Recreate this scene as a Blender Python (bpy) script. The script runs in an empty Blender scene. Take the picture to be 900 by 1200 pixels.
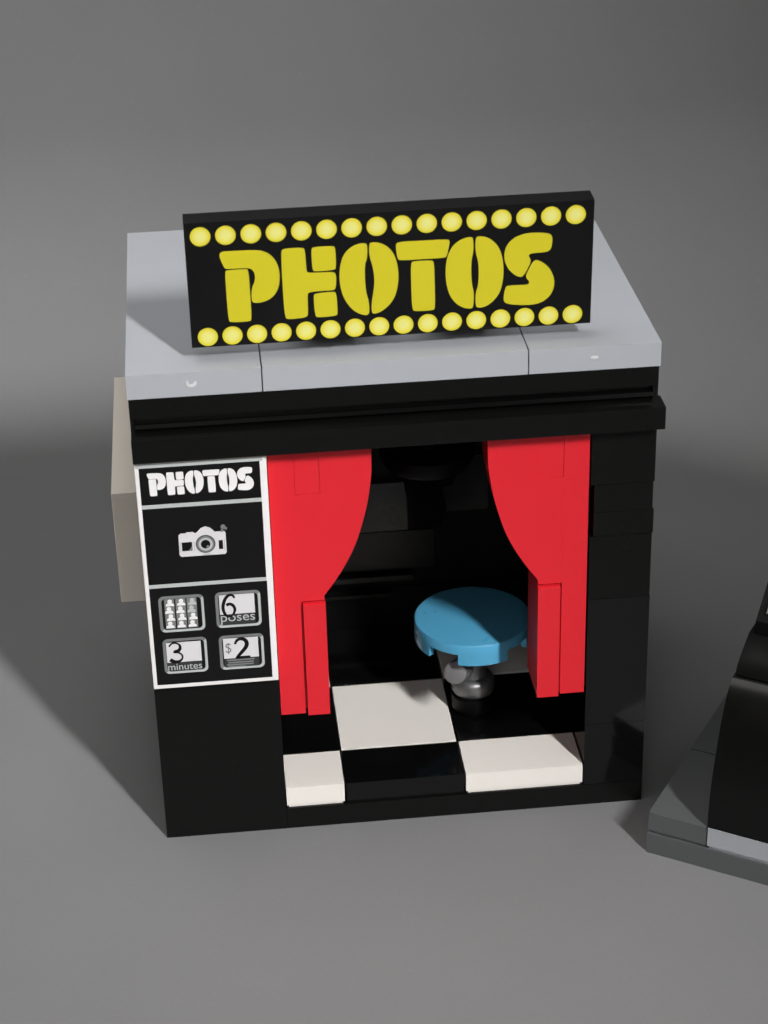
import bpy, bmesh, math, random
from mathutils import Vector, Matrix

random.seed(7)
sc = bpy.context.scene
COL = sc.collection
R = math.radians
# One Blender unit is one stud of the toy (8 mm). Booth: x 0..8, y 0..6 (away from camera), z up.

# ---------------------------------------------------------------- camera
cam_d = bpy.data.cameras.new('camera')
cam = bpy.data.objects.new('camera', cam_d)
COL.objects.link(cam)
sc.camera = cam
YAW, PITCH, ROLL = 0.0888, -0.4908, -0.0272
cz, sz, cp, sp = math.cos(YAW), math.sin(YAW), math.cos(PITCH), math.sin(PITCH)
fwd = Vector((sz * cp, cz * cp, sp))
rt = Vector((cz, -sz, 0))
up = rt.cross(fwd)
r2 = rt * math.cos(ROLL) + up * math.sin(ROLL)
u2 = -rt * math.sin(ROLL) + up * math.cos(ROLL)
m3 = Matrix((r2, u2, -fwd)).transposed()
cam.matrix_world = Matrix.Translation((1.227, -28.491, 21.139)) @ m3.to_4x4()
cam_d.sensor_fit = 'VERTICAL'
cam_d.sensor_height = 36.0
cam_d.sensor_width = 27.0
cam_d.lens = 36.0 * 2.0497
cam_d.clip_start = 0.5
cam_d.clip_end = 500
cam_d.dof.use_dof = True
cam_d.dof.focus_distance = 33.5
cam_d.dof.aperture_fstop = 0.42

# ---------------------------------------------------------------- light
w = bpy.data.worlds.new('World')
sc.world = w
w.use_nodes = True
bg = w.node_tree.nodes['Background']
bg.inputs['Color'].default_value = (1.0, 0.965, 0.90, 1)
bg.inputs['Strength'].default_value = 0.02


def lamp(name, loc, target, size, power, color, spread=180, tall=None):
    d = bpy.data.lights.new(name, 'AREA')
    d.shape = 'ELLIPSE' if tall else 'DISK'
    d.size = size
    if tall:
        d.size_y = tall
    d.energy = power
    d.color = color
    d.spread = R(spread)
    o = bpy.data.objects.new(name, d)
    COL.objects.link(o)
    o.location = loc
    o.rotation_euler = (Vector(target) - Vector(loc)).to_track_quat('-Z', 'Y').to_euler()
    return o


KEY_D = 115
ke, ka = R(39.5), math.atan(0.437)
lamp('key_lamp', (4 + KEY_D * math.cos(ke) * math.sin(ka), 2 - KEY_D * math.cos(ke) * math.cos(ka), 3 + KEY_D * math.sin(ke)), (0.2, 1.5, 4.5), 5.0, 3300, (1.0, 0.985, 0.97), 26, 26)
lamp('top_softbox', (-3, 2.5, 45.5), (0.5, 4.5, 0), 28, 7500, (1.0, 0.985, 0.955))
lamp('front_softbox', (-3, -45, 25), (4, 0, 4), 20, 3300, (1.0, 0.96, 0.90))

sc.view_settings.view_transform = 'Standard'
sc.view_settings.look = 'None'
sc.view_settings.exposure = 0.0
sc.view_settings.gamma = 1.0
sc.render.engine = 'CYCLES'
sc.cycles.max_bounces = 8


# ---------------------------------------------------------------- materials
def plastic(name, col, rough=0.22, spec=0.5, bump=0.0, dust=0.0, vary=0.02, metallic=0.0, rvar=1.0):
    m = bpy.data.materials.new(name)
    m.use_nodes = True
    nt = m.node_tree
    b = nt.nodes['Principled BSDF']
    tc = nt.nodes.new('ShaderNodeTexCoord')
    n1 = nt.nodes.new('ShaderNodeTexNoise')
    n1.inputs['Scale'].default_value = 1.7
    n1.inputs['Detail'].default_value = 5
    nt.links.new(tc.outputs['Object'], n1.inputs['Vector'])
    mix = nt.nodes.new('ShaderNodeMix')
    mix.data_type = 'RGBA'
    lo = tuple(c * (1 - vary) for c in col) + (1,)
    hi = tuple(min(1, c * (1 + vary)) for c in col) + (1,)
    mix.inputs[6].default_value = lo
    mix.inputs[7].default_value = hi
    nt.links.new(n1.outputs['Fac'], mix.inputs[0])
    out = mix.outputs[2]
    if dust > 0:      # specks of dust lying on the plastic
        v = nt.nodes.new('ShaderNodeTexNoise')
        v.inputs['Scale'].default_value = 26
        v.inputs['Detail'].default_value = 3
        nt.links.new(tc.outputs['Object'], v.inputs['Vector'])
        rp = nt.nodes.new('ShaderNodeMapRange')
        rp.inputs[1].default_value = 0.72
        rp.inputs[2].default_value = 0.80
        rp.inputs[3].default_value = 0
        rp.inputs[4].default_value = dust
        nt.links.new(v.outputs['Fac'], rp.inputs[0])
        mx = nt.nodes.new('ShaderNodeMix')
        mx.data_type = 'RGBA'
        mx.inputs[7].default_value = (0.35, 0.34, 0.32, 1)
        nt.links.new(rp.outputs[0], mx.inputs[0])
        nt.links.new(out, mx.inputs[6])
        out = mx.outputs[2]
    nt.links.new(out, b.inputs['Base Color'])
    b.inputs['Specular IOR Level'].default_value = spec
    b.inputs['Metallic'].default_value = metallic
    n2 = nt.nodes.new('ShaderNodeTexNoise')
    n2.inputs['Scale'].default_value = 1.3
    n2.inputs['Detail'].default_value = 2
    n2.inputs['Roughness'].default_value = 0.65
    nt.links.new(tc.outputs['Object'], n2.inputs['Vector'])
    rr = nt.nodes.new('ShaderNodeMapRange')
    rr.inputs[1].default_value = 0.3
    rr.inputs[2].default_value = 0.7
    rr.inputs[3].default_value = rough * (1 - 0.12 * rvar)
    rr.inputs[4].default_value = rough * (1 + 0.15 * rvar)
    nt.links.new(n2.outputs['Fac'], rr.inputs[0])
    nt.links.new(rr.outputs[0], b.inputs['Roughness'])
    if bump <= 0:
        return m
    bp = nt.nodes.new('ShaderNodeBump')
    bp.inputs['Strength'].default_value = 0.35
    bp.inputs['Distance'].default_value = bump
    nt.links.new(n2.outputs['Fac'], bp.inputs['Height'])
    nt.links.new(bp.outputs['Normal'], b.inputs['Normal'])
    return m


M = {
    'black': plastic('black_plastic', (0.0038, 0.0038, 0.0036), 0.3, 0.26),
    'black_gloss': plastic('glossy_black_plastic', (0.003, 0.003, 0.003), 0.10, 0.40),
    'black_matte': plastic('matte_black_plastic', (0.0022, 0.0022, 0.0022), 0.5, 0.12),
    'pitch': plastic('pitch_black_plastic', (0.0006, 0.0006, 0.0006), 0.6, 0.04),
    'white': plastic('white_plastic', (0.87, 0.835, 0.79), 0.28, 0.5, vary=0.004, rvar=0.1),
    'aged': plastic('aged_white_plastic', (0.88, 0.82, 0.74), 0.35, 0.4, vary=0.015),
    'grey': plastic('light_grey_plastic', (0.405, 0.425, 0.462), 0.22, 0.5),
    'dgrey': plastic('dark_grey_plastic', (0.098, 0.107, 0.109), 0.32, 0.5),
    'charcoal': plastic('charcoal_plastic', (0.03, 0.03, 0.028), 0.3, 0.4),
    'red': plastic('red_plastic', (0.70, 0.018, 0.03), 0.36, 0.4),
    'azure': plastic('azure_plastic', (0.085, 0.37, 0.60), 0.28, 0.5, vary=0.015, rvar=0.3),
    'silver': plastic('flat_silver_plastic', (0.19, 0.19, 0.195), 0.42, 0.5, metallic=0.75),
    'pewter': plastic('pewter_plastic', (0.155, 0.155, 0.16), 0.4, 0.5),
    'screen': plastic('screen_print', (0.70, 0.69, 0.715), 0.4, 0.3),
    'chrome': plastic('silver_plastic', (0.14, 0.14, 0.145), 0.35, 0.5, metallic=0.8),
    'ink_black': plastic('black_print', (0.005, 0.005, 0.0055), 0.4, 0.24),
    'ink_white': plastic('white_print', (0.85, 0.84, 0.85), 0.4, 0.3, 0.0),
    'ink_pale': plastic('pale_grey_print', (0.50, 0.53, 0.53), 0.4, 0.3, 0.0),
    'ink_grey': plastic('grey_print', (0.19, 0.20, 0.20), 0.4, 0.3, 0.0, vary=0.3),
    'ink_dark': plastic('dark_grey_print', (0.035, 0.036, 0.038), 0.4, 0.3, 0.0),
    'ink_yellow': plastic('yellow_print', (0.63, 0.56, 0.022), 0.4, 0.35, 0.0),
    'glint': plastic('white_glint', (0.62, 0.63, 0.65), 0.3, 0.5),  # white for the light reflections painted on the roof front
}


def bulb_material():
    m = bpy.data.materials.new('yellow_bulb_print')
    m.use_nodes = True
    nt = m.node_tree
    b = nt.nodes['Principled BSDF']
    tc = nt.nodes.new('ShaderNodeTexCoord')
    ln = nt.nodes.new('ShaderNodeVectorMath')
    ln.operation = 'LENGTH'
    nt.links.new(tc.outputs['Object'], ln.inputs[0])
    cr = nt.nodes.new('ShaderNodeValToRGB')
    e = cr.color_ramp.elements
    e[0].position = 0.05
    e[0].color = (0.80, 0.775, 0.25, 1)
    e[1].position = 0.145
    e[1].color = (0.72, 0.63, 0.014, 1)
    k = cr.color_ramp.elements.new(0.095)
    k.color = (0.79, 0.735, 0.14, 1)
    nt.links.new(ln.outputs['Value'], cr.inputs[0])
    nt.links.new(cr.outputs[0], b.inputs['Base Color'])
    b.inputs['Roughness'].default_value = 0.42
    return m


M['bulb'] = bulb_material()


def paper_material():
    m = bpy.data.materials.new('grey_paper')
    m.use_nodes = True
    nt = m.node_tree
    b = nt.nodes['Principled BSDF']
    tc = nt.nodes.new('ShaderNodeTexCoord')
    big = nt.nodes.new('ShaderNodeTexNoise')
    big.inputs['Scale'].default_value = 0.35
    big.inputs['Detail'].default_value = 4
    fine = nt.nodes.new('ShaderNodeTexNoise')
    fine.inputs['Scale'].default_value = 14
    fine.inputs['Detail'].default_value = 6
    fine.inputs['Roughness'].default_value = 0.7
    speck = nt.nodes.new('ShaderNodeTexNoise')
    speck.inputs['Scale'].default_value = 9
    speck.inputs['Detail'].default_value = 2
    for n in (big, fine, speck):
        nt.links.new(tc.outputs['Object'], n.inputs['Vector'])
    mix = nt.nodes.new('ShaderNodeMix')
    mix.data_type = 'RGBA'
    mix.inputs[6].default_value = (0.200, 0.201, 0.207, 1)
    mix.inputs[7].default_value = (0.219, 0.220, 0.226, 1)
    nt.links.new(big.outputs['Fac'], mix.inputs[0])
    mul = nt.nodes.new('ShaderNodeMix')
    mul.data_type = 'RGBA'
    mul.blend_type = 'MULTIPLY'
    mul.inputs[0].default_value = 1.0
    fr = nt.nodes.new('ShaderNodeMapRange')
    fr.inputs[1].default_value = 0.25
    fr.inputs[2].default_value = 0.75
    fr.inputs[3].default_value = 0.965
    fr.inputs[4].default_value = 1.035
    nt.links.new(fine.outputs['Fac'], fr.inputs[0])
    nt.links.new(mix.outputs[2], mul.inputs[6])
    nt.links.new(fr.outputs[0], mul.inputs[7])
    sr = nt.nodes.new('ShaderNodeMapRange')
    sr.inputs[1].default_value = 0.735
    sr.inputs[2].default_value = 0.77
    sr.inputs[3].default_value = 0
    sr.inputs[4].default_value = 0.35
    nt.links.new(speck.outputs['Fac'], sr.inputs[0])
    mx = nt.nodes.new('ShaderNodeMix')
    mx.data_type = 'RGBA'
    mx.inputs[7].default_value = (0.36, 0.35, 0.33, 1)
    nt.links.new(sr.outputs[0], mx.inputs[0])
    nt.links.new(mul.outputs[2], mx.inputs[6])
    nt.links.new(mx.outputs[2], b.inputs['Base Color'])
    b.inputs['Roughness'].default_value = 0.7
    b.inputs['Specular IOR Level'].default_value = 0.25
    bp = nt.nodes.new('ShaderNodeBump')
    bp.inputs['Strength'].default_value = 0.3
    bp.inputs['Distance'].default_value = 0.01
    nt.links.new(fine.outputs['Fac'], bp.inputs['Height'])
    nt.links.new(bp.outputs['Normal'], b.inputs['Normal'])
    return m


M['paper'] = paper_material()


# ---------------------------------------------------------------- helpers
def link_mesh(name, me, mat, parent=None, loc=None):
    me.materials.clear()
    me.materials.append(M[mat])
    o = bpy.data.objects.new(name, me)
    COL.objects.link(o)
    if parent:
        o.parent = parent
    if loc:
        o.location = loc
    return o


def finish(bm, name, mat, parent=None, bevel=0.0, seg=2, angle=35, loc=None):
    if bevel > 0:
        ed = [e for e in bm.edges if len(e.link_faces) == 2 and e.calc_face_angle(0) > R(angle)]
        bmesh.ops.bevel(bm, geom=ed, offset=bevel, segments=seg, affect='EDGES', profile=0.5, clamp_overlap=True)
    bmesh.ops.recalc_face_normals(bm, faces=bm.faces)
    me = bpy.data.meshes.new(name)
    for f in bm.faces:
        f.smooth = True
    bm.to_mesh(me)
    bm.free()
    me.set_sharp_from_angle(angle=R(40))
    return link_mesh(name, me, mat, parent, loc)


def add_box(bm, x0, x1, y0, y1, z0, z1):
    v = [bm.verts.new((x, y, z)) for x in (x0, x1) for y in (y0, y1) for z in (z0, z1)]
    for q in ((0, 1, 3, 2), (4, 6, 7, 5), (0, 4, 5, 1), (2, 3, 7, 6), (0, 2, 6, 4), (1, 5, 7, 3)):
        bm.faces.new([v[i] for i in q])
    return bm


def box(name, b, mat, parent=None, bevel=0.025, seg=2):
    return finish(add_box(bmesh.new(), *b), name, mat, parent, bevel, seg)


def add_prism(bm, pts, y0, y1):
    """closed outline in x,z extruded along y"""
    a = [bm.verts.new((x, y0, z)) for x, z in pts]
    b = [bm.verts.new((x, y1, z)) for x, z in pts]
    bm.faces.new(a)
    bm.faces.new(b[::-1])
    n = len(pts)
    for i in range(n):
        j = (i + 1) % n
        bm.faces.new((a[j], a[i], b[i], b[j]))
    return bm


def add_lathe(bm, prof, cx=0, cy=0, n=40):
    rings = []
    for r, z in prof:
        if r < 1e-5:
            rings.append([bm.verts.new((cx, cy, z))])
        else:
            rings.append([bm.verts.new((cx + r * math.cos(2 * math.pi * k / n), cy + r * math.sin(2 * math.pi * k / n), z)) for k in range(n)])
    for p, q in zip(rings, rings[1:]):
        for k in range(n):
            l = (k + 1) % n
            if len(p) == 1:
                bm.faces.new((p[0], q[l], q[k]))
            elif len(q) == 1:
                bm.faces.new((p[k], p[l], q[0]))
            else:
                bm.faces.new((p[k], p[l], q[l], q[k]))
    return bm


def chaikin(p, it=2):
    for _ in range(it):
        q = []
        for i in range(len(p)):
            a, b = p[i], p[(i + 1) % len(p)]
            q.append((a[0] * .75 + b[0] * .25, a[1] * .75 + b[1] * .25))
            q.append((a[0] * .25 + b[0] * .75, a[1] * .25 + b[1] * .75))
        p = q
    return p


def flat(name, outlines, mat, parent, d=0.0, thick=0.004, smooth=0):
    """print lying on a face: outlines in (u, v) of the parent, standing d + thick in front of it (towards -y)"""
    bm = bmesh.new()
    for o in outlines:
        add_prism(bm, chaikin(o, smooth) if smooth else o, -d - thick, -d)
    bmesh.ops.recalc_face_normals(bm, faces=bm.faces)
    me = bpy.data.meshes.new(name)
    bm.to_mesh(me)
    bm.free()
    return link_mesh(name, me, mat, parent)


def rect(u0, u1, v0, v1):
    return [(u0, v0), (u1, v0), (u1, v1), (u0, v1)]


def rrect(u0, u1, v0, v1, r, n=6):
    p = []
    for cx, cy, a in ((u1 - r, v0 + r, -90), (u1 - r, v1 - r, 0), (u0 + r, v1 - r, 90), (u0 + r, v0 + r, 180)):
        for k in range(n + 1):
            t = R(a + 90 * k / n)
            p.append((cx + r * math.cos(t), cy + r * math.sin(t)))
    return p


def circle(cx, cy, r, n=32, ry=None):
    return [(cx + r * math.cos(2 * math.pi * k / n), cy + (ry or r) * math.sin(2 * math.pi * k / n)) for k in range(n)]


def ring(name, outer, inner, mat, parent, d, thick=0.004):
    """frame between two outlines with the same number of points"""
    bm = bmesh.new()
    n = len(outer)
    L = []
    for y in (-d - thick, -d):
        L.append(([bm.verts.new((a, y, b)) for a, b in outer], [bm.verts.new((a, y, b)) for a, b in inner]))
    (of, inf), (ob, inb) = L
    for i in range(n):
        j = (i + 1) % n
        bm.faces.new((of[i], of[j], inf[j], inf[i]))
        bm.faces.new((ob[j], ob[i], inb[i], inb[j]))
        bm.faces.new((of[j], of[i], ob[i], ob[j]))
        bm.faces.new((inf[i], inf[j], inb[j], inb[i]))
    bmesh.ops.recalc_face_normals(bm, faces=bm.faces)
    me = bpy.data.meshes.new(name)
    bm.to_mesh(me)
    bm.free()
    return link_mesh(name, me, mat, parent)


def stroke(p, wd):
    """outline of a polyline p with widths wd (number or list)"""
    n = len(p)
    ws = wd if isinstance(wd, (list, tuple)) else [wd] * n
    l, r = [], []
    for i in range(n):
        a = Vector(p[max(0, i - 1)])
        b = Vector(p[min(n - 1, i + 1)])
        t = (b - a).normalized()
        nn = Vector((-t.y, t.x)) * ws[i] / 2
        c = Vector(p[i])
        l.append(tuple(c + nn))
        r.append(tuple(c - nn))
    return l + r[::-1]


def stroke_quads(p, wd):
    """the same stroke as a chain of little quads: safe where it closes on itself"""
    n = len(p)
    ws = wd if isinstance(wd, (list, tuple)) else [wd] * n
    L = []
    for i in range(n):
        a = Vector(p[max(0, i - 1)])
        b = Vector(p[min(n - 1, i + 1)])
        t = (b - a).normalized()
        nn = Vector((-t.y, t.x)) * ws[i] / 2
        c = Vector(p[i])
        L.append((tuple(c + nn), tuple(c - nn)))
    return [[L[i][0], L[i][1], L[i + 1][1], L[i + 1][0]] for i in range(n - 1)]


def spline(p, n=6):
    out = []
    for i in range(len(p) - 1):
        p0, p1, p2, p3 = (Vector(p[max(0, i - 1)]), Vector(p[i]), Vector(p[i + 1]), Vector(p[min(len(p) - 1, i + 2)]))
        for k in range(n):
            t = k / n
            out.append(tuple(0.5 * ((2 * p1) + (p2 - p0) * t + (2 * p0 - 5 * p1 + 4 * p2 - p3) * t * t + (3 * p1 - p0 - 3 * p2 + p3) * t ** 3)))
    out.append(tuple(p[-1]))
    return out


def thing(name, label, cat, loc=(0, 0, 0), rot=(0, 0, 0), group=None):
    o = bpy.data.objects.new(name, None)
    o.empty_display_size = 0.3
    COL.objects.link(o)
    o.location = loc
    o.rotation_euler = rot
    o['label'] = label
    o['category'] = cat
    if group:
        o['group'] = group
    return o


# ---------------------------------------------------------------- the grey paper: one sheet, bent up behind the booth
def paper_sweep():
    bm = bmesh.new()
    prof = [(-70, 0), (-30, 0), (-12, 0), (-4, 0), (0, 0), (6, 0), (10, 0), (WALL_Y - WALL_R, 0)]
    for k in range(1, 25):
        t = R(82 * k / 24)
        prof.append((WALL_Y - WALL_R + WALL_R * math.sin(t), WALL_R - WALL_R * math.cos(t)))
    dy, dz = math.cos(R(82)), math.sin(R(82))
    y, z = prof[-1]
    for s in (4, 10, 20, 40):
        prof.append((y + dy * s, z + dz * s))
    xs = [-60 + 6 * k for k in range(21)]
    rows = [[bm.verts.new((x, y, z)) for x in xs] for y, z in prof]
    for a, b in zip(rows, rows[1:]):
        for i in range(len(xs) - 1):
            bm.faces.new((a[i], a[i + 1], b[i + 1], b[i]))
    o = finish(bm, 'ground', 'paper')
    o['kind'] = 'structure'
    o['label'] = 'smooth grey paper sheet lying under the toys and bending up behind them'
    return o


WALL_Y, WALL_R = 20.0, 7.0
paper_sweep()

# ---------------------------------------------------------------- the photo booth
booth = thing('photo_booth', 'black toy brick photo booth with flat light grey roof and chequered floor', 'photo booth')
G = 0.012   # half joint between bricks

base = box('base_plate', (2.004, 8, 0, 6, 0, 0.398), 'black', booth, 0.012)
# left block: cabinet behind the price panel
for z0, z1 in ((0.0, 2.99), (2.998, 5.4), (5.412, 7.05)):
    box('wall_brick', (0 + G * (z0 > 3), 2.0, 0.0 if z0 < 2.9 else 0.17, 4.95, z0, z1), 'black', booth, 0.015)
# right pillar and side wall: a stack whose joints show
stack = [(0.404, 1.597, 0.0, 0), (1.602, 3.997, 0.004, 0), (4.003, 5.147, -0.004, 0), (5.152, 5.567, 0.012, .0), (5.573, 6.057, -0.012, 0.0), (6.064, 7.05, 0.006, 0)]
for z0, z1, dx, dy in stack:
    notch = 0.06 if 5.1 < z0 < 6.0 else 0
    box('wall_brick', (7 + notch, 8 + dx, 0.006 + abs(dx) * 0.5, 4.95, z0, z1), 'black_gloss' if z0 < 4 else 'black', booth, 0.008)
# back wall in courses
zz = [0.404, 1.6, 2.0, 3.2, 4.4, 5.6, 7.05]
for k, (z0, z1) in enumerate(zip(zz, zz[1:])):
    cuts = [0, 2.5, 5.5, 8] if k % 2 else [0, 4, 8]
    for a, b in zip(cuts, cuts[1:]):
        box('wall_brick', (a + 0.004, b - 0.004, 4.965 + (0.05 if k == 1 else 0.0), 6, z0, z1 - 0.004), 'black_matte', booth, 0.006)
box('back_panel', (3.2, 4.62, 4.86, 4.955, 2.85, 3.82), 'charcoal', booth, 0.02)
box('wall_shelf', (2.1, 4.7, 4.75, 4.955, 1.86, 1.96), 'black', booth, 0.02)
box('wall_shelf', (2.1, 4.3, 4.80, 4.955, 1.50, 1.57), 'black', booth, 0.02)
box('back_panel', (4.95, 6.1, 4.9, 4.955, 3.15, 4.25), 'black', booth, 0.02)
box('back_panel', (3.2, 5.1, 4.91, 4.955, 2.02, 2.8), 'black', booth, 0.02)
# ceiling, recess strips and the fascia above the opening
box('ceiling_plate', (0.05, 7.95, 0.14, 5.95, 7.06, 7.74), 'black', booth, 0.01)
box('fascia_plate', (0, 8, 0, 6, 7.705, 8.02), 'black', booth, 0.018)
for a, b in ((0, 0.06), (7.92, 8.0)):
    box('groove_end', (a, b, 0.012, 5.9, 7.45, 7.7), 'black', booth, 0.01)
box('fascia_lip', (0.065, 7.915, -0.005, 0.4, 7.535, 7.605), 'black_gloss', booth, 0.03, 3)
box('lintel', (0.0, 8.065, -0.29, 0.135, 7.10, 7.47), 'black', booth, 0.06, 3)
# floor tiles, white and black, some in shade at the back
WT, BT = 'white', 'black_gloss'
for x0, x1, y0, y1, m in ((2, 3, 0, 1, WT), (3, 5, 0, 1, BT), (5, 7, 0, 1, WT), (2, 3, 1, 3, BT), (3, 5, 1, 3, WT), (5, 7, 1, 3, BT),
                          (2, 3, 3, 4.95, WT), (3, 5, 3, 4.95, BT), (5, 7, 3, 4.95, WT)):
    bm = bmesh.new()
    add_box(bm, x0 + 0.018, x1 - 0.018, y0 + 0.018, y1 - 0.018, 0.45, 0.80)
    t = finish(bm, 'floor_tile', m, booth, 0.03, 3)
    box('tile_foot', (x0 + 0.05, x1 - 0.05, y0 + 0.05, y1 - 0.05, 0.394, 0.449), m, t, 0.0)
# roof tiles
for x0, x1 in ((0, 2), (2, 6), (6, 8)):
    bm = bmesh.new()
    add_box(bm, x0 + 0.01 - 0.02 * (x0 == 0), x1 - 0.01 + 0.03 * (x1 == 8), -0.02, 6.0, 8.036, 8.425)
    t = finish(bm, 'roof_tile', 'grey', booth, 0.05, 3)
    box('tile_foot', (x0 + 0.05, x1 - 0.05, 0.035, 5.95, 8.0215, 8.0355), 'grey', t, 0.0)
    if x0 == 0:      # light reflection at a moulding mark, painted white on the front face
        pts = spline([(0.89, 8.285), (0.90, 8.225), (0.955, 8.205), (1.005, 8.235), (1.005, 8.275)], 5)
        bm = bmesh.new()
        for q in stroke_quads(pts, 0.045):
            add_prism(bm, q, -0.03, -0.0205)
        finish(bm, 'painted_glint', 'glint', t)
    if x0 == 6:  # oval highlight, also put in as a white patch
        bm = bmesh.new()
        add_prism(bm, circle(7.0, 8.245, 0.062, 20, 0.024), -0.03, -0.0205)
        finish(bm, 'painted_glint', 'glint', t)
# photo dispenser on the left side
box('photo_tray', (-0.42, -0.012, 0.69, 5.1, 4.18, 6.13), 'aged', booth, 0.03, 3)
# sign brackets
for x in (2.5, 4.5):
    bm = bmesh.new()
    prof = [(0.69, 9.75), (1.55, 9.75), (1.95, 9.3), (1.95, 8.43), (1.2, 8.43), (1.2, 9.2), (0.69, 9.2)]
    p0 = [bm.verts.new((x, y, z)) for y, z in prof]
    p1 = [bm.verts.new((x + 1, y, z)) for y, z in prof]
    bm.faces.new(p0)
    bm.faces.new(p1[::-1])
    for i in range(len(prof)):
        j = (i + 1) % len(prof)
        bm.faces.new((p0[j], p0[i], p1[i], p1[j]))
    finish(bm, 'sign_bracket', 'black', booth, 0.02)

# piece hanging from the ceiling of the booth
hung = thing('hanging_lamp', 'black dished piece hanging in the dark under the booth ceiling', 'ceiling lamp', (4.73, 2.5, 5.3))
bm = add_lathe(bmesh.new(), [(0, 0.0), (0.45, 0.02), (0.72, 0.12), (0.80, 0.28), (0.80, 0.42), (0.3, 0.46), (0, 0.46)])
finish(bm, 'dish', 'black_matte', hung, 0.0)
bm = add_lathe(bmesh.new(), [(0, 0.44), (0.3, 0.45), (0.3, 1.75), (0, 1.75)])
finish(bm, 'stem', 'black_matte', hung, 0.0)
bm = bmesh.new()
add_prism(bm, [(-0.40, -0.02), (0.46, -0.02), (0.40, -0.22), (0.16, -0.3), (0.29, -0.62), (0.20, -1.0), (-0.24, -1.0), (-0.36, -0.5)], -0.25, 0.25)
finish(bm, 'nozzle', 'pitch', hung, 0.02)

# ---------------------------------------------------------------- curtains
CT = 6.935
EDGE = [(3.595, CT), (3.595, 6.80), (3.590, 6.42), (3.545, 6.08), (3.485, 5.77), (3.405, 5.48), (3.32, 5.22), (3.215, 4.98), (3.09, 4.75), (2.945, 4.52), (2.79, 4.31)]


def curtain(label, mirror):
    t = thing('curtain', label, 'curtain', (2.008 if not mirror else 6.972, 0.02, 2.25), group='red curtains in the booth opening')
    s = -1 if mirror else 1
    X = lambda x: s * (x - 2.01)
    P = lambda pts: [(X(x), z - 2.13) for x, z in pts]
    bm = add_prism(bmesh.new(), P([(2.01, 2.13), (2.4085, 2.13), (2.4085, CT), (2.01, CT)]), 0, 0.8)
    finish(bm, 'outer_fold', 'red', t, 0.003)
    e = [q for q in spline(EDGE, 3)]
    # swag: the curved fold, cut out at the top for the small header tile
    pts = [(2.794, CT)] + e + [(2.79, 4.225), (2.409, 4.225), (2.409, 6.119), (2.794, 6.119)]
    bm = add_prism(bmesh.new(), P(pts), 0.001, 0.6)
    finish(bm, 'swag', 'red', t, 0.005, 2, 60)
    bm = add_prism(bmesh.new(), P([(2.413, 6.122), (2.791, 6.122), (2.791, CT), (2.413, CT)]), 0.012, 0.6)
    finish(bm, 'header_tile', 'red', t, 0.003)
    bm = add_prism(bmesh.new(), P([(2.445, 2.13), (2.80, 2.13), (2.80, 4.19), (2.445, 4.19)]), -0.07, 0.9)
    finish(bm, 'inner_fold', 'red', t, 0.014)
    bm = add_prism(bmesh.new(), P([(2.409, 2.19), (2.441, 2.19), (2.441, 4.2), (2.409, 4.2)]), 0.06, 0.7)
    finish(bm, 'fold_gap', 'red', t, 0.0)
    return t


curtain('left red plastic curtain, swept open beside the white framed price panel', False)
curtain('right red plastic curtain, swept open beside the bare black pillar', True)

# ---------------------------------------------------------------- stool
stool = thing('stool', 'round azure stool on a silver and black foot inside the booth', 'stool', (5.41, 2.0, 0.802))
bm = bmesh.new()
SEAT = 1.50
add_lathe(bm, [(0, SEAT + 0.36), (0.955, SEAT + 0.36), (0.985, SEAT + 0.352), (1.0, SEAT + 0.33), (1.0, SEAT + 0.17), (0.9, SEAT + 0.17), (0.9, SEAT + 0.22), (0, SEAT + 0.22)], n=72)
finish(bm, 'seat', 'azure', stool)


def rim_segment(a0, a1):
    bm = bmesh.new()
    n = 12
    L = []
    for k in range(n + 1):
        a = R(a0 + (a1 - a0) * k / n)
        c, s = math.cos(a), math.sin(a)
        L.append([bm.verts.new((r * c, r * s, z)) for r, z in ((0.9, SEAT - 0.03), (0.998, SEAT - 0.03), (0.998, SEAT + 0.171), (0.9, SEAT + 0.171))])
    for p, q in zip(L, L[1:]):
        for i in range(4):
            j = (i + 1) % 4
            bm.faces.new((p[i], p[j], q[j], q[i]))
    bm.faces.new(L[0])
    bm.faces.new(L[-1][::-1])
    return finish(bm, 'rim', 'azure', stool)


rim_segment(-112, -62)
rim_segment(-202, -145)
rim_segment(-32, 22)
rim_segment(58, 112)
# flat silver base with its collar, stem and side knob
bm = add_lathe(bmesh.new(), [(0, 0.34), (0.28, 0.34), (0.345, 0.375), (0.375, 0.44), (0.38, 0.54), (0.365, 0.62), (0.32, 0.68), (0.24, 0.70), (0.23, 0.82), (0.19, 1.0), (0.13, 1.12), (0.12, 1.5), (0.3, 1.52), (0.3, 1.70), (0, 1.70)], n=48)
finish(bm, 'base', 'silver', stool)
bm = add_lathe(bmesh.new(), [(0, -0.02), (0.165, -0.02), (0.19, -0.01), (0.195, 0.01), (0.195, 0.55), (0, 0.55)], n=36)
bmesh.ops.transform(bm, matrix=Matrix.Translation((-0.405, -0.74, 1.20)) @ Vector((0.34, 0.85, -0.36)).to_track_quat('Z', 'Y').to_matrix().to_4x4(), verts=bm.verts)
finish(bm, 'knob', 'pewter', stool)
bm = add_lathe(bmesh.new(), [(0, 0.0), (0.30, 0.0), (0.30, 0.05), (0.365, 0.06), (0.37, 0.075), (0.37, 0.32), (0.35, 0.335), (0, 0.335)], n=48)
finish(bm, 'foot', 'black_matte', stool)

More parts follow.
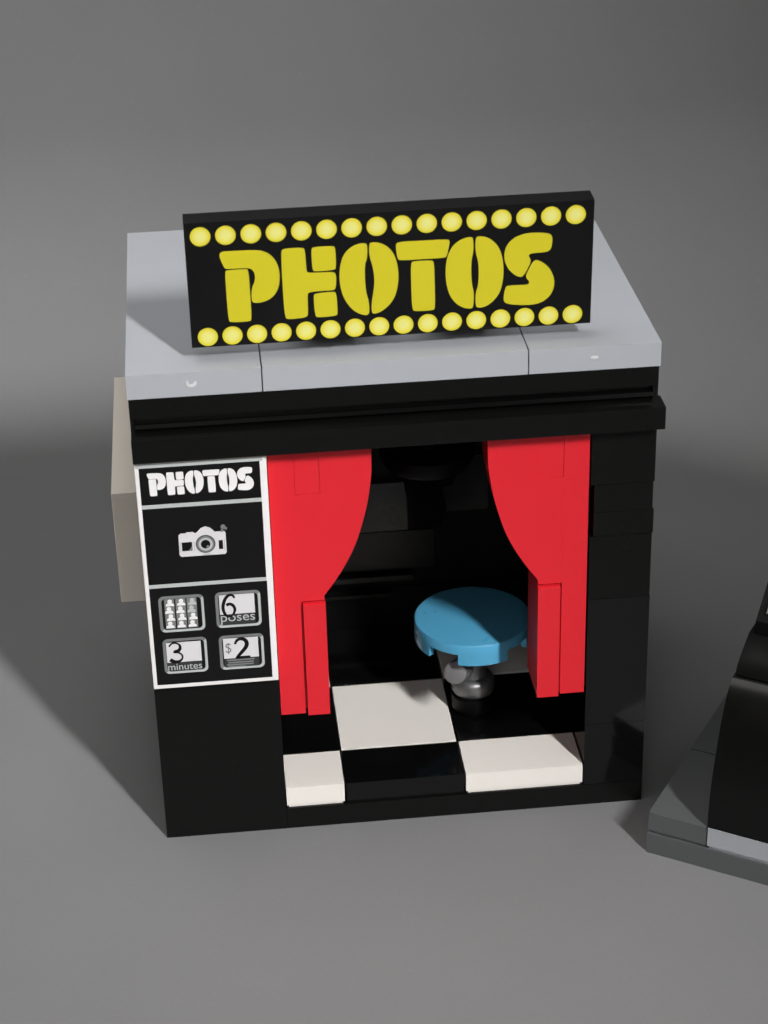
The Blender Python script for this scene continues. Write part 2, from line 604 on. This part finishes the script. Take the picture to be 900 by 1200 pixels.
# ---------------------------------------------------------------- the PHOTOS sign on the roof
sign = thing('photos_sign', 'black sign on the roof reading PHOTOS in yellow between two rows of yellow bulbs', 'sign', (0.993, 0.30, 8.665), (R(3.1), 0, R(0.1)))
box('sign_board', (0.005, 5.995, 0, 0.36, 0.005, 1.995), 'ink_black', sign, 0.03, 3)
LETTERS = [[[[0.492,1.467],[0.515,1.515],[0.561,1.53],[0.789,1.526],[1.038,1.523],[1.161,1.49],[1.261,1.41],[1.329,1.293],[1.359,1.144],[1.347,0.964],[1.3,0.83],[1.212,0.733],[1.083,0.68],[0.967,0.679],[0.933,0.7],[0.927,0.764],[0.937,0.923],[0.983,1.011],[0.997,1.09],[0.99,1.158],[0.957,1.221],[0.9,1.247],[0.734,1.249],[0.588,1.246],[0.558,1.27],[0.521,1.358]],[[0.561,1.209],[0.591,1.23],[0.879,1.233],[0.904,1.209],[0.91,0.925],[0.913,0.42],[0.88,0.383],[0.605,0.388],[0.571,0.416],[0.562,0.835]]],[[[1.389,1.469],[1.422,1.516],[1.578,1.519],[1.713,1.512],[1.739,1.479],[1.746,1.276],[1.752,1.141],[1.776,1.107],[1.982,1.103],[2.139,1.103],[2.18,1.067],[2.183,0.953],[2.167,0.828],[2.131,0.806],[1.931,0.81],[1.772,0.798],[1.75,0.765],[1.75,0.454],[1.727,0.398],[1.62,0.385],[1.44,0.379],[1.404,0.421],[1.392,0.778]],[[1.833,1.484],[1.865,1.515],[2.15,1.515],[2.185,1.483],[2.187,1.168],[2.161,1.131],[1.877,1.123],[1.84,1.146],[1.833,1.293]],[[1.838,0.736],[1.866,0.773],[2.141,0.784],[2.178,0.759],[2.19,0.424],[2.162,0.387],[1.896,0.379],[1.85,0.406]]],[[[2.651,1.497],[2.621,1.528],[2.526,1.528],[2.41,1.48],[2.314,1.385],[2.254,1.243],[2.228,1.041],[2.238,0.858],[2.276,0.695],[2.346,0.552],[2.439,0.441],[2.544,0.381],[2.623,0.366],[2.662,0.403],[2.655,0.6],[2.621,0.717],[2.608,0.878],[2.605,1.061],[2.614,1.207],[2.647,1.295]],[[2.679,1.507],[2.715,1.536],[2.819,1.524],[2.933,1.468],[3.026,1.36],[3.081,1.21],[3.106,1.004],[3.089,0.8],[3.038,0.62],[2.94,0.488],[2.822,0.403],[2.725,0.378],[2.69,0.413],[2.697,0.574],[2.721,0.71],[2.745,0.869],[2.741,1.029],[2.715,1.189],[2.675,1.327]]],[[[3.065,1.47],[3.102,1.517],[3.458,1.512],[3.836,1.512],[3.867,1.48],[3.846,1.363],[3.819,1.24],[3.783,1.218],[3.456,1.219],[3.129,1.218],[3.088,1.25]],[[3.287,1.163],[3.319,1.194],[3.593,1.192],[3.631,1.162],[3.638,0.809],[3.643,0.416],[3.611,0.379],[3.344,0.381],[3.297,0.412],[3.288,0.787]]],[[[4.21,1.496],[4.183,1.527],[4.088,1.515],[3.973,1.467],[3.878,1.361],[3.819,1.206],[3.798,1.004],[3.81,0.797],[3.857,0.61],[3.943,0.477],[4.05,0.395],[4.168,0.364],[4.217,0.388],[4.224,0.631],[4.194,0.748],[4.18,0.955],[4.185,1.16],[4.216,1.293]],[[4.242,1.494],[4.273,1.532],[4.383,1.518],[4.489,1.46],[4.585,1.348],[4.644,1.186],[4.669,0.968],[4.65,0.74],[4.605,0.582],[4.51,0.461],[4.393,0.383],[4.286,0.372],[4.247,0.409],[4.25,0.629],[4.283,0.719],[4.297,0.924],[4.287,1.13],[4.243,1.28]]],[[[5.388,1.419],[5.365,1.493],[5.269,1.521],[5.1,1.535],[4.952,1.526],[4.816,1.475],[4.712,1.373],[4.667,1.23],[4.684,1.081],[4.75,0.951],[4.847,0.86],[4.922,0.83],[4.969,0.856],[5.037,0.989],[5.077,1.089],[5.027,1.183],[5.085,1.209],[5.234,1.21],[5.34,1.224],[5.377,1.285]],[[5.12,1.093],[5.184,1.089],[5.292,1.018],[5.38,0.909],[5.431,0.756],[5.424,0.619],[5.369,0.495],[5.263,0.409],[5.146,0.371],[4.952,0.373],[4.736,0.401],[4.671,0.45],[4.67,0.531],[4.694,0.68],[4.732,0.707],[4.903,0.705],[5.032,0.701],[5.063,0.747],[4.997,0.82],[5.011,0.888],[5.068,1.01]]]]
for glyph in LETTERS:
    flat('printed_letter', [chaikin(o, 2) for o in glyph], 'ink_yellow', sign, 0.001)
bulb_me = None
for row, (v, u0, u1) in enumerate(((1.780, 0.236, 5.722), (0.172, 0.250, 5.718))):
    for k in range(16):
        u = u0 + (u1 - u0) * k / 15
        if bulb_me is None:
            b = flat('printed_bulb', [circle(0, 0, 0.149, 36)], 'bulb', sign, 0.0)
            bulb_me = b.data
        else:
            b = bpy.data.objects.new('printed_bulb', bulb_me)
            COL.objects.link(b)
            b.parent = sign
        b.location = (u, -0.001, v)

# ---------------------------------------------------------------- the price panel left of the opening
panel = thing('price_panel', 'white framed black panel with camera picture and prices on booth front', 'sign', (0.01, -0.2, 3.065))
box('panel_tile', (0.0, 1.98, 0, 0.36, 0, 4.0), 'white', panel, 0.03, 3)
flat('printed_frame', [rrect(0.012, 1.955, 0.012, 3.985, 0.03)], 'ink_white', panel, 0.001)
D1 = 0.0055
flat('printed_field', [rect(0.062, 1.875, 3.295, 3.915)], 'ink_black', panel, D1)
flat('printed_field', [rect(0.062, 1.878, 1.905, 3.225)], 'ink_black', panel, D1)
flat('printed_field', [rect(0.062, 1.885, 0.072, 1.835)], 'ink_black', panel, D1)
flat('printed_rule', [rect(0.062, 1.875, 3.228, 3.292)], 'ink_pale', panel, D1)
flat('printed_rule', [rect(0.062, 1.878, 1.838, 1.902)], 'ink_pale', panel, D1)
flat('printed_rule', [rect(0.013, 1.92, 3.918, 3.984)], 'ink_pale', panel, D1)
D2 = D1 + 0.0045
for glyph in LETTERS:
    flat('printed_letter', [[(0.175 + (u - 0.49) * 0.3235, 3.44 + (v - 0.37) * 0.337) for u, v in chaikin(o, 2)] for o in glyph], 'ink_white', panel, D2)
# camera picture
pic = flat('printed_camera', [[(0.60, 2.365), (1.27, 2.365), (1.295, 2.395), (1.295, 2.735), (1.275, 2.765), (1.13, 2.765), (1.10, 2.80), (1.06, 2.842), (0.99, 2.868), (0.92, 2.842), (0.875, 2.79), (0.845, 2.765),
                               (0.82, 2.765), (0.80, 2.785), (0.70, 2.785), (0.69, 2.77), (0.61, 2.77), (0.577, 2.74), (0.572, 2.40)]], 'screen', panel, D2)
D3 = D2 + 0.0045
flat('camera_lens', [circle(0.981, 2.565, 0.150, 36, 0.155)], 'ink_dark', pic, D3)
flat('lens_ring', [circle(0.981, 2.565, 0.136, 36, 0.140)], 'ink_grey', pic, D3 + 0.0045)
flat('lens_ring', [circle(0.981, 2.565, 0.108, 36, 0.110)], 'ink_pale', pic, D3 + 0.009)
flat('lens_glass', [circle(0.981, 2.568, 0.072, 30, 0.075)], 'ink_black', pic, D3 + 0.0135)
flat('lens_glint', [circle(1.012, 2.525, 0.022, 16, 0.026)], 'ink_grey', pic, D3 + 0.018)
flat('grip_patch', [rect(0.618, 0.775, 2.465, 2.615)], 'ink_black', pic, D3)
flat('grip_shine', [[(0.72, 2.47), (0.77, 2.47), (0.77, 2.54)]], 'ink_grey', pic, D3 + 0.0045)
flat('grip_patch', [rect(1.182, 1.245, 2.460, 2.612)], 'ink_black', pic, D3)
for q in (rect(1.262, 1.275, 2.44, 2.63), rect(0.592, 0.603, 2.45, 2.63), rect(0.80, 0.812, 2.45, 2.62), rect(0.93, 1.04, 2.372, 2.398)):
    flat('body_shade', [q], 'ink_pale', pic, D3)
flat('flash_bulb', [circle(1.262, 2.842, 0.038, 18), circle(1.302, 2.812, 0.022, 14), rect(1.225, 1.262, 2.755, 2.80)], 'ink_grey', pic, D3)


def button(u0, u1, v0, v1):
    o, i = rrect(u0, u1, v0, v1, 0.085), rrect(u0 + 0.046, u1 - 0.046, v0 + 0.046, v1 - 0.046, 0.06)
    b = ring('printed_button', o, i, 'ink_grey', panel, D2)
    # pale lower right side of the frame
    lo = [q for q in o]
    m = len(o)
    bm = bmesh.new()
    idx = list(range(m // 4 * 3 + 3, m)) + list(range(0, m // 4 + 3))
    for a, c in zip(idx, idx[1:]):
        k = 0.12
        mixp = lambda p, q, t: (p[0] + (q[0] - p[0]) * t, p[1] + (q[1] - p[1]) * t)
        add_prism(bm, [mixp(o[a], i[a], k), mixp(o[c], i[c], k), mixp(o[c], i[c], 0.9), mixp(o[a], i[a], 0.9)], -D3 - 0.004, -D3)
    bmesh.ops.recalc_face_normals(bm, faces=bm.faces)
    me = bpy.data.meshes.new('frame_shine')
    bm.to_mesh(me)
    bm.free()
    link_mesh('frame_shine', me, 'ink_pale', b)
    return b


def text_mesh(name, s, mat, parent, u0, u1, v0, v1, d, shear=0.0):
    cu = bpy.data.curves.new(name, 'FONT')
    cu.body = s
    cu.size = 1
    cu.resolution_u = 4
    cu.shear = shear
    tmp = bpy.data.objects.new('tmp', cu)
    COL.objects.link(tmp)
    bpy.context.view_layer.update()
    me = bpy.data.meshes.new_from_object(tmp.evaluated_get(bpy.context.evaluated_depsgraph_get()))
    bpy.data.objects.remove(tmp)
    bpy.data.curves.remove(cu)
    me.name = name
    xs = [v.co.x for v in me.vertices]
    ys = [v.co.y for v in me.vertices]
    ax, bx, ay, by = min(xs), max(xs), min(ys), max(ys)
    for v in me.vertices:
        v.co = (u0 + (v.co.x - ax) / (bx - ax) * (u1 - u0), -d - 0.002, v0 + (v.co.y - ay) / (by - ay) * (v1 - v0))
    return link_mesh(name, me, mat, parent)


# strips of little portraits
b = button(0.185, 0.887, 1.035, 1.685)
for u0 in (0.275, 0.450, 0.622):
    flat('photo_strip', [rect(u0, u0 + 0.152, 1.10, 1.632)], 'ink_grey', b, D2)
    for k in range(4):
        v = 1.112 + k * 0.132
        c = u0 + 0.076 + (k % 2 - 0.5) * 0.02
        flat('portrait', [circle(c, v + 0.083, 0.036, 14), [(c - 0.066, v), (c + 0.066, v), (c + 0.06, v + 0.035), (c + 0.03, v + 0.055), (c - 0.03, v + 0.055), (c - 0.06, v + 0.035)]],
             'ink_white' if u0 < 0.6 or k < 2 else 'ink_pale', b, D3)
# 6 poses
b = button(1.062, 1.77, 1.045, 1.69)
flat('printed_screen', [rect(1.124, 1.672, 1.285, 1.635)], 'screen', b, D2)
six = spline([(1.365, 1.575), (1.335, 1.625), (1.28, 1.628), (1.225, 1.575), (1.185, 1.47), (1.18, 1.37), (1.215, 1.275), (1.275, 1.245), (1.335, 1.29), (1.36, 1.37), (1.335, 1.44), (1.285, 1.47), (1.23, 1.455)], 5)
flat('printed_digit', stroke_quads(six, [0.03 + 0.022 * abs(math.sin(i / len(six) * 5.2)) for i in range(len(six))]), 'ink_black', b, D3)
flat('caption_bar', [rect(1.124, 1.672, 1.098, 1.275)], 'ink_dark', b, D2)
text_mesh('printed_word', 'poses', 'ink_pale', b, 1.132, 1.665, 1.105, 1.262, D3)
# 3 minutes
b = button(0.195, 0.885, 0.27, 0.912)
flat('printed_screen', [rect(0.247, 0.79, 0.478, 0.842)], 'screen', b, D2)
three = spline([(0.292, 0.775), (0.335, 0.825), (0.40, 0.832), (0.455, 0.795), (0.462, 0.73), (0.425, 0.685), (0.375, 0.668), (0.44, 0.65), (0.488, 0.60), (0.482, 0.535), (0.43, 0.492), (0.36, 0.49), (0.295, 0.535)], 5)
flat('printed_digit', stroke_quads(three, [0.028 + 0.035 * max(0, math.sin(i / len(three) * 2 * math.pi * 1.0 + 4.9 + (3.1 if i > len(three) / 2 else 0))) for i in range(len(three))]), 'ink_black', b, D3)
flat('caption_bar', [rect(0.247, 0.79, 0.315, 0.470)], 'ink_dark', b, D2)
text_mesh('printed_word', 'minutes', 'ink_pale', b, 0.252, 0.785, 0.335, 0.452, D3)
# $2
b = button(1.075, 1.778, 0.27, 0.90)
flat('printed_screen', [rect(1.140, 1.690, 0.475, 0.842)], 'screen', b, D2)
two = spline([(1.322, 0.735), (1.36, 0.80), (1.42, 0.825), (1.488, 0.795), (1.51, 0.725), (1.485, 0.655), (1.42, 0.575), (1.36, 0.505), (1.335, 0.468)], 6)
flat('printed_digit', stroke_quads(two, [0.035 + 0.03 * math.sin(i / len(two) * math.pi) for i in range(len(two))]) + [rect(1.335, 1.555, 0.462, 0.505)], 'ink_black', b, D3)
text_mesh('printed_sign', '$', 'ink_grey', b, 1.172, 1.262, 0.555, 0.765, D3)
flat('caption_bar', [rect(1.140, 1.690, 0.30, 0.47)], 'ink_dark', b, D2)
flat('caption_line', [rect(1.18, 1.62, 0.43, 0.455), rect(1.20, 1.60, 0.385, 0.41), rect(1.18, 1.60, 0.345, 0.368), rect(1.20, 1.47, 0.31, 0.33)], 'ink_grey', b, D3)

SHADE_BLOCK_H = 9.0  # height of the added block, sets how far its shade reaches
# ---------------------------------------------------------------- the second toy at the right edge
nb = thing('toy_kiosk', 'second toy with curved glossy black front on dark grey base, cut off by right edge', 'toy model', (7.78, -1.42, 0), (0, 0, math.atan2(-0.543, 0.839)))
box('base_plate', (0, 8, 0, 8, 0, 0.388), 'dgrey', nb, 0.02)
for x0, x1, y0, y1, m in ((0, 1, 0, 2, 'dgrey'), (0, 1, 2, 4, 'dgrey'), (0, 1, 4, 8, 'dgrey'), (1, 3, 0, 1, 'grey'), (3, 5, 0, 1, 'dgrey'), (5, 8, 0, 1, 'grey')):
    t = box('base_tile', (x0 + 0.012, x1 - 0.012, y0 + 0.012, y1 - 0.012, 0.445, 0.79), m, nb, 0.025)
    box('tile_foot', (x0 + 0.04, x1 - 0.04, y0 + 0.04, y1 - 0.04, 0.389, 0.444), m, t, 0.0)


def side_prism(name, prof, x0, x1, mat, bevel=0.03):
    """outline in depth and height, extruded along the width of the second toy"""
    bm = bmesh.new()
    a = [bm.verts.new((x0, y, z)) for y, z in prof]
    b = [bm.verts.new((x1, y, z)) for y, z in prof]
    bm.faces.new(a)
    bm.faces.new(b[::-1])
    n = len(prof)
    for i in range(n):
        j = (i + 1) % n
        bm.faces.new((a[j], a[i], b[i], b[j]))
    return finish(bm, name, mat, nb, bevel, 2, 50)


front = spline([(0.02, 0.80), (0.03, 1.2), (0.10, 1.65), (0.23, 2.08), (0.38, 2.5), (0.56, 2.86), (0.72, 3.05), (0.86, 3.15)], 4)
side_prism('curved_front', front + [(2.4, 3.17), (2.4, 0.80)], 1.0, 7.0, 'black', 0.02)
side_prism('console_step', [(0.90, 3.18), (0.96, 3.29), (1.12, 3.42), (1.5, 3.62), (2.4, 3.62), (2.4, 3.18)], 1.03, 7.0, 'black_matte', 0.05)
side_prism('console_slope', [(1.5, 3.63), (1.52, 3.85), (2.6, 4.75), (3.6, 5.4), (3.6, 3.63)], 1.12, 7.0, 'black_matte', 0.05)
side_prism('silver_insert', [(1.62, 3.88), (1.56, 4.0), (2.55, 4.86), (2.62, 4.72)], 1.27, 3.4, 'chrome', 0.02)
side_prism('black_key', [(1.9, 4.1), (1.84, 4.27), (2.22, 4.6), (2.32, 4.45)], 1.36, 3.3, 'black', 0.02)
box('shade_block', (2.6, 7.0, 2.41, 7.0, 0.80, SHADE_BLOCK_H), 'black', nb, 0.03)  # unseen block, added to throw shade on the ground beside the booth
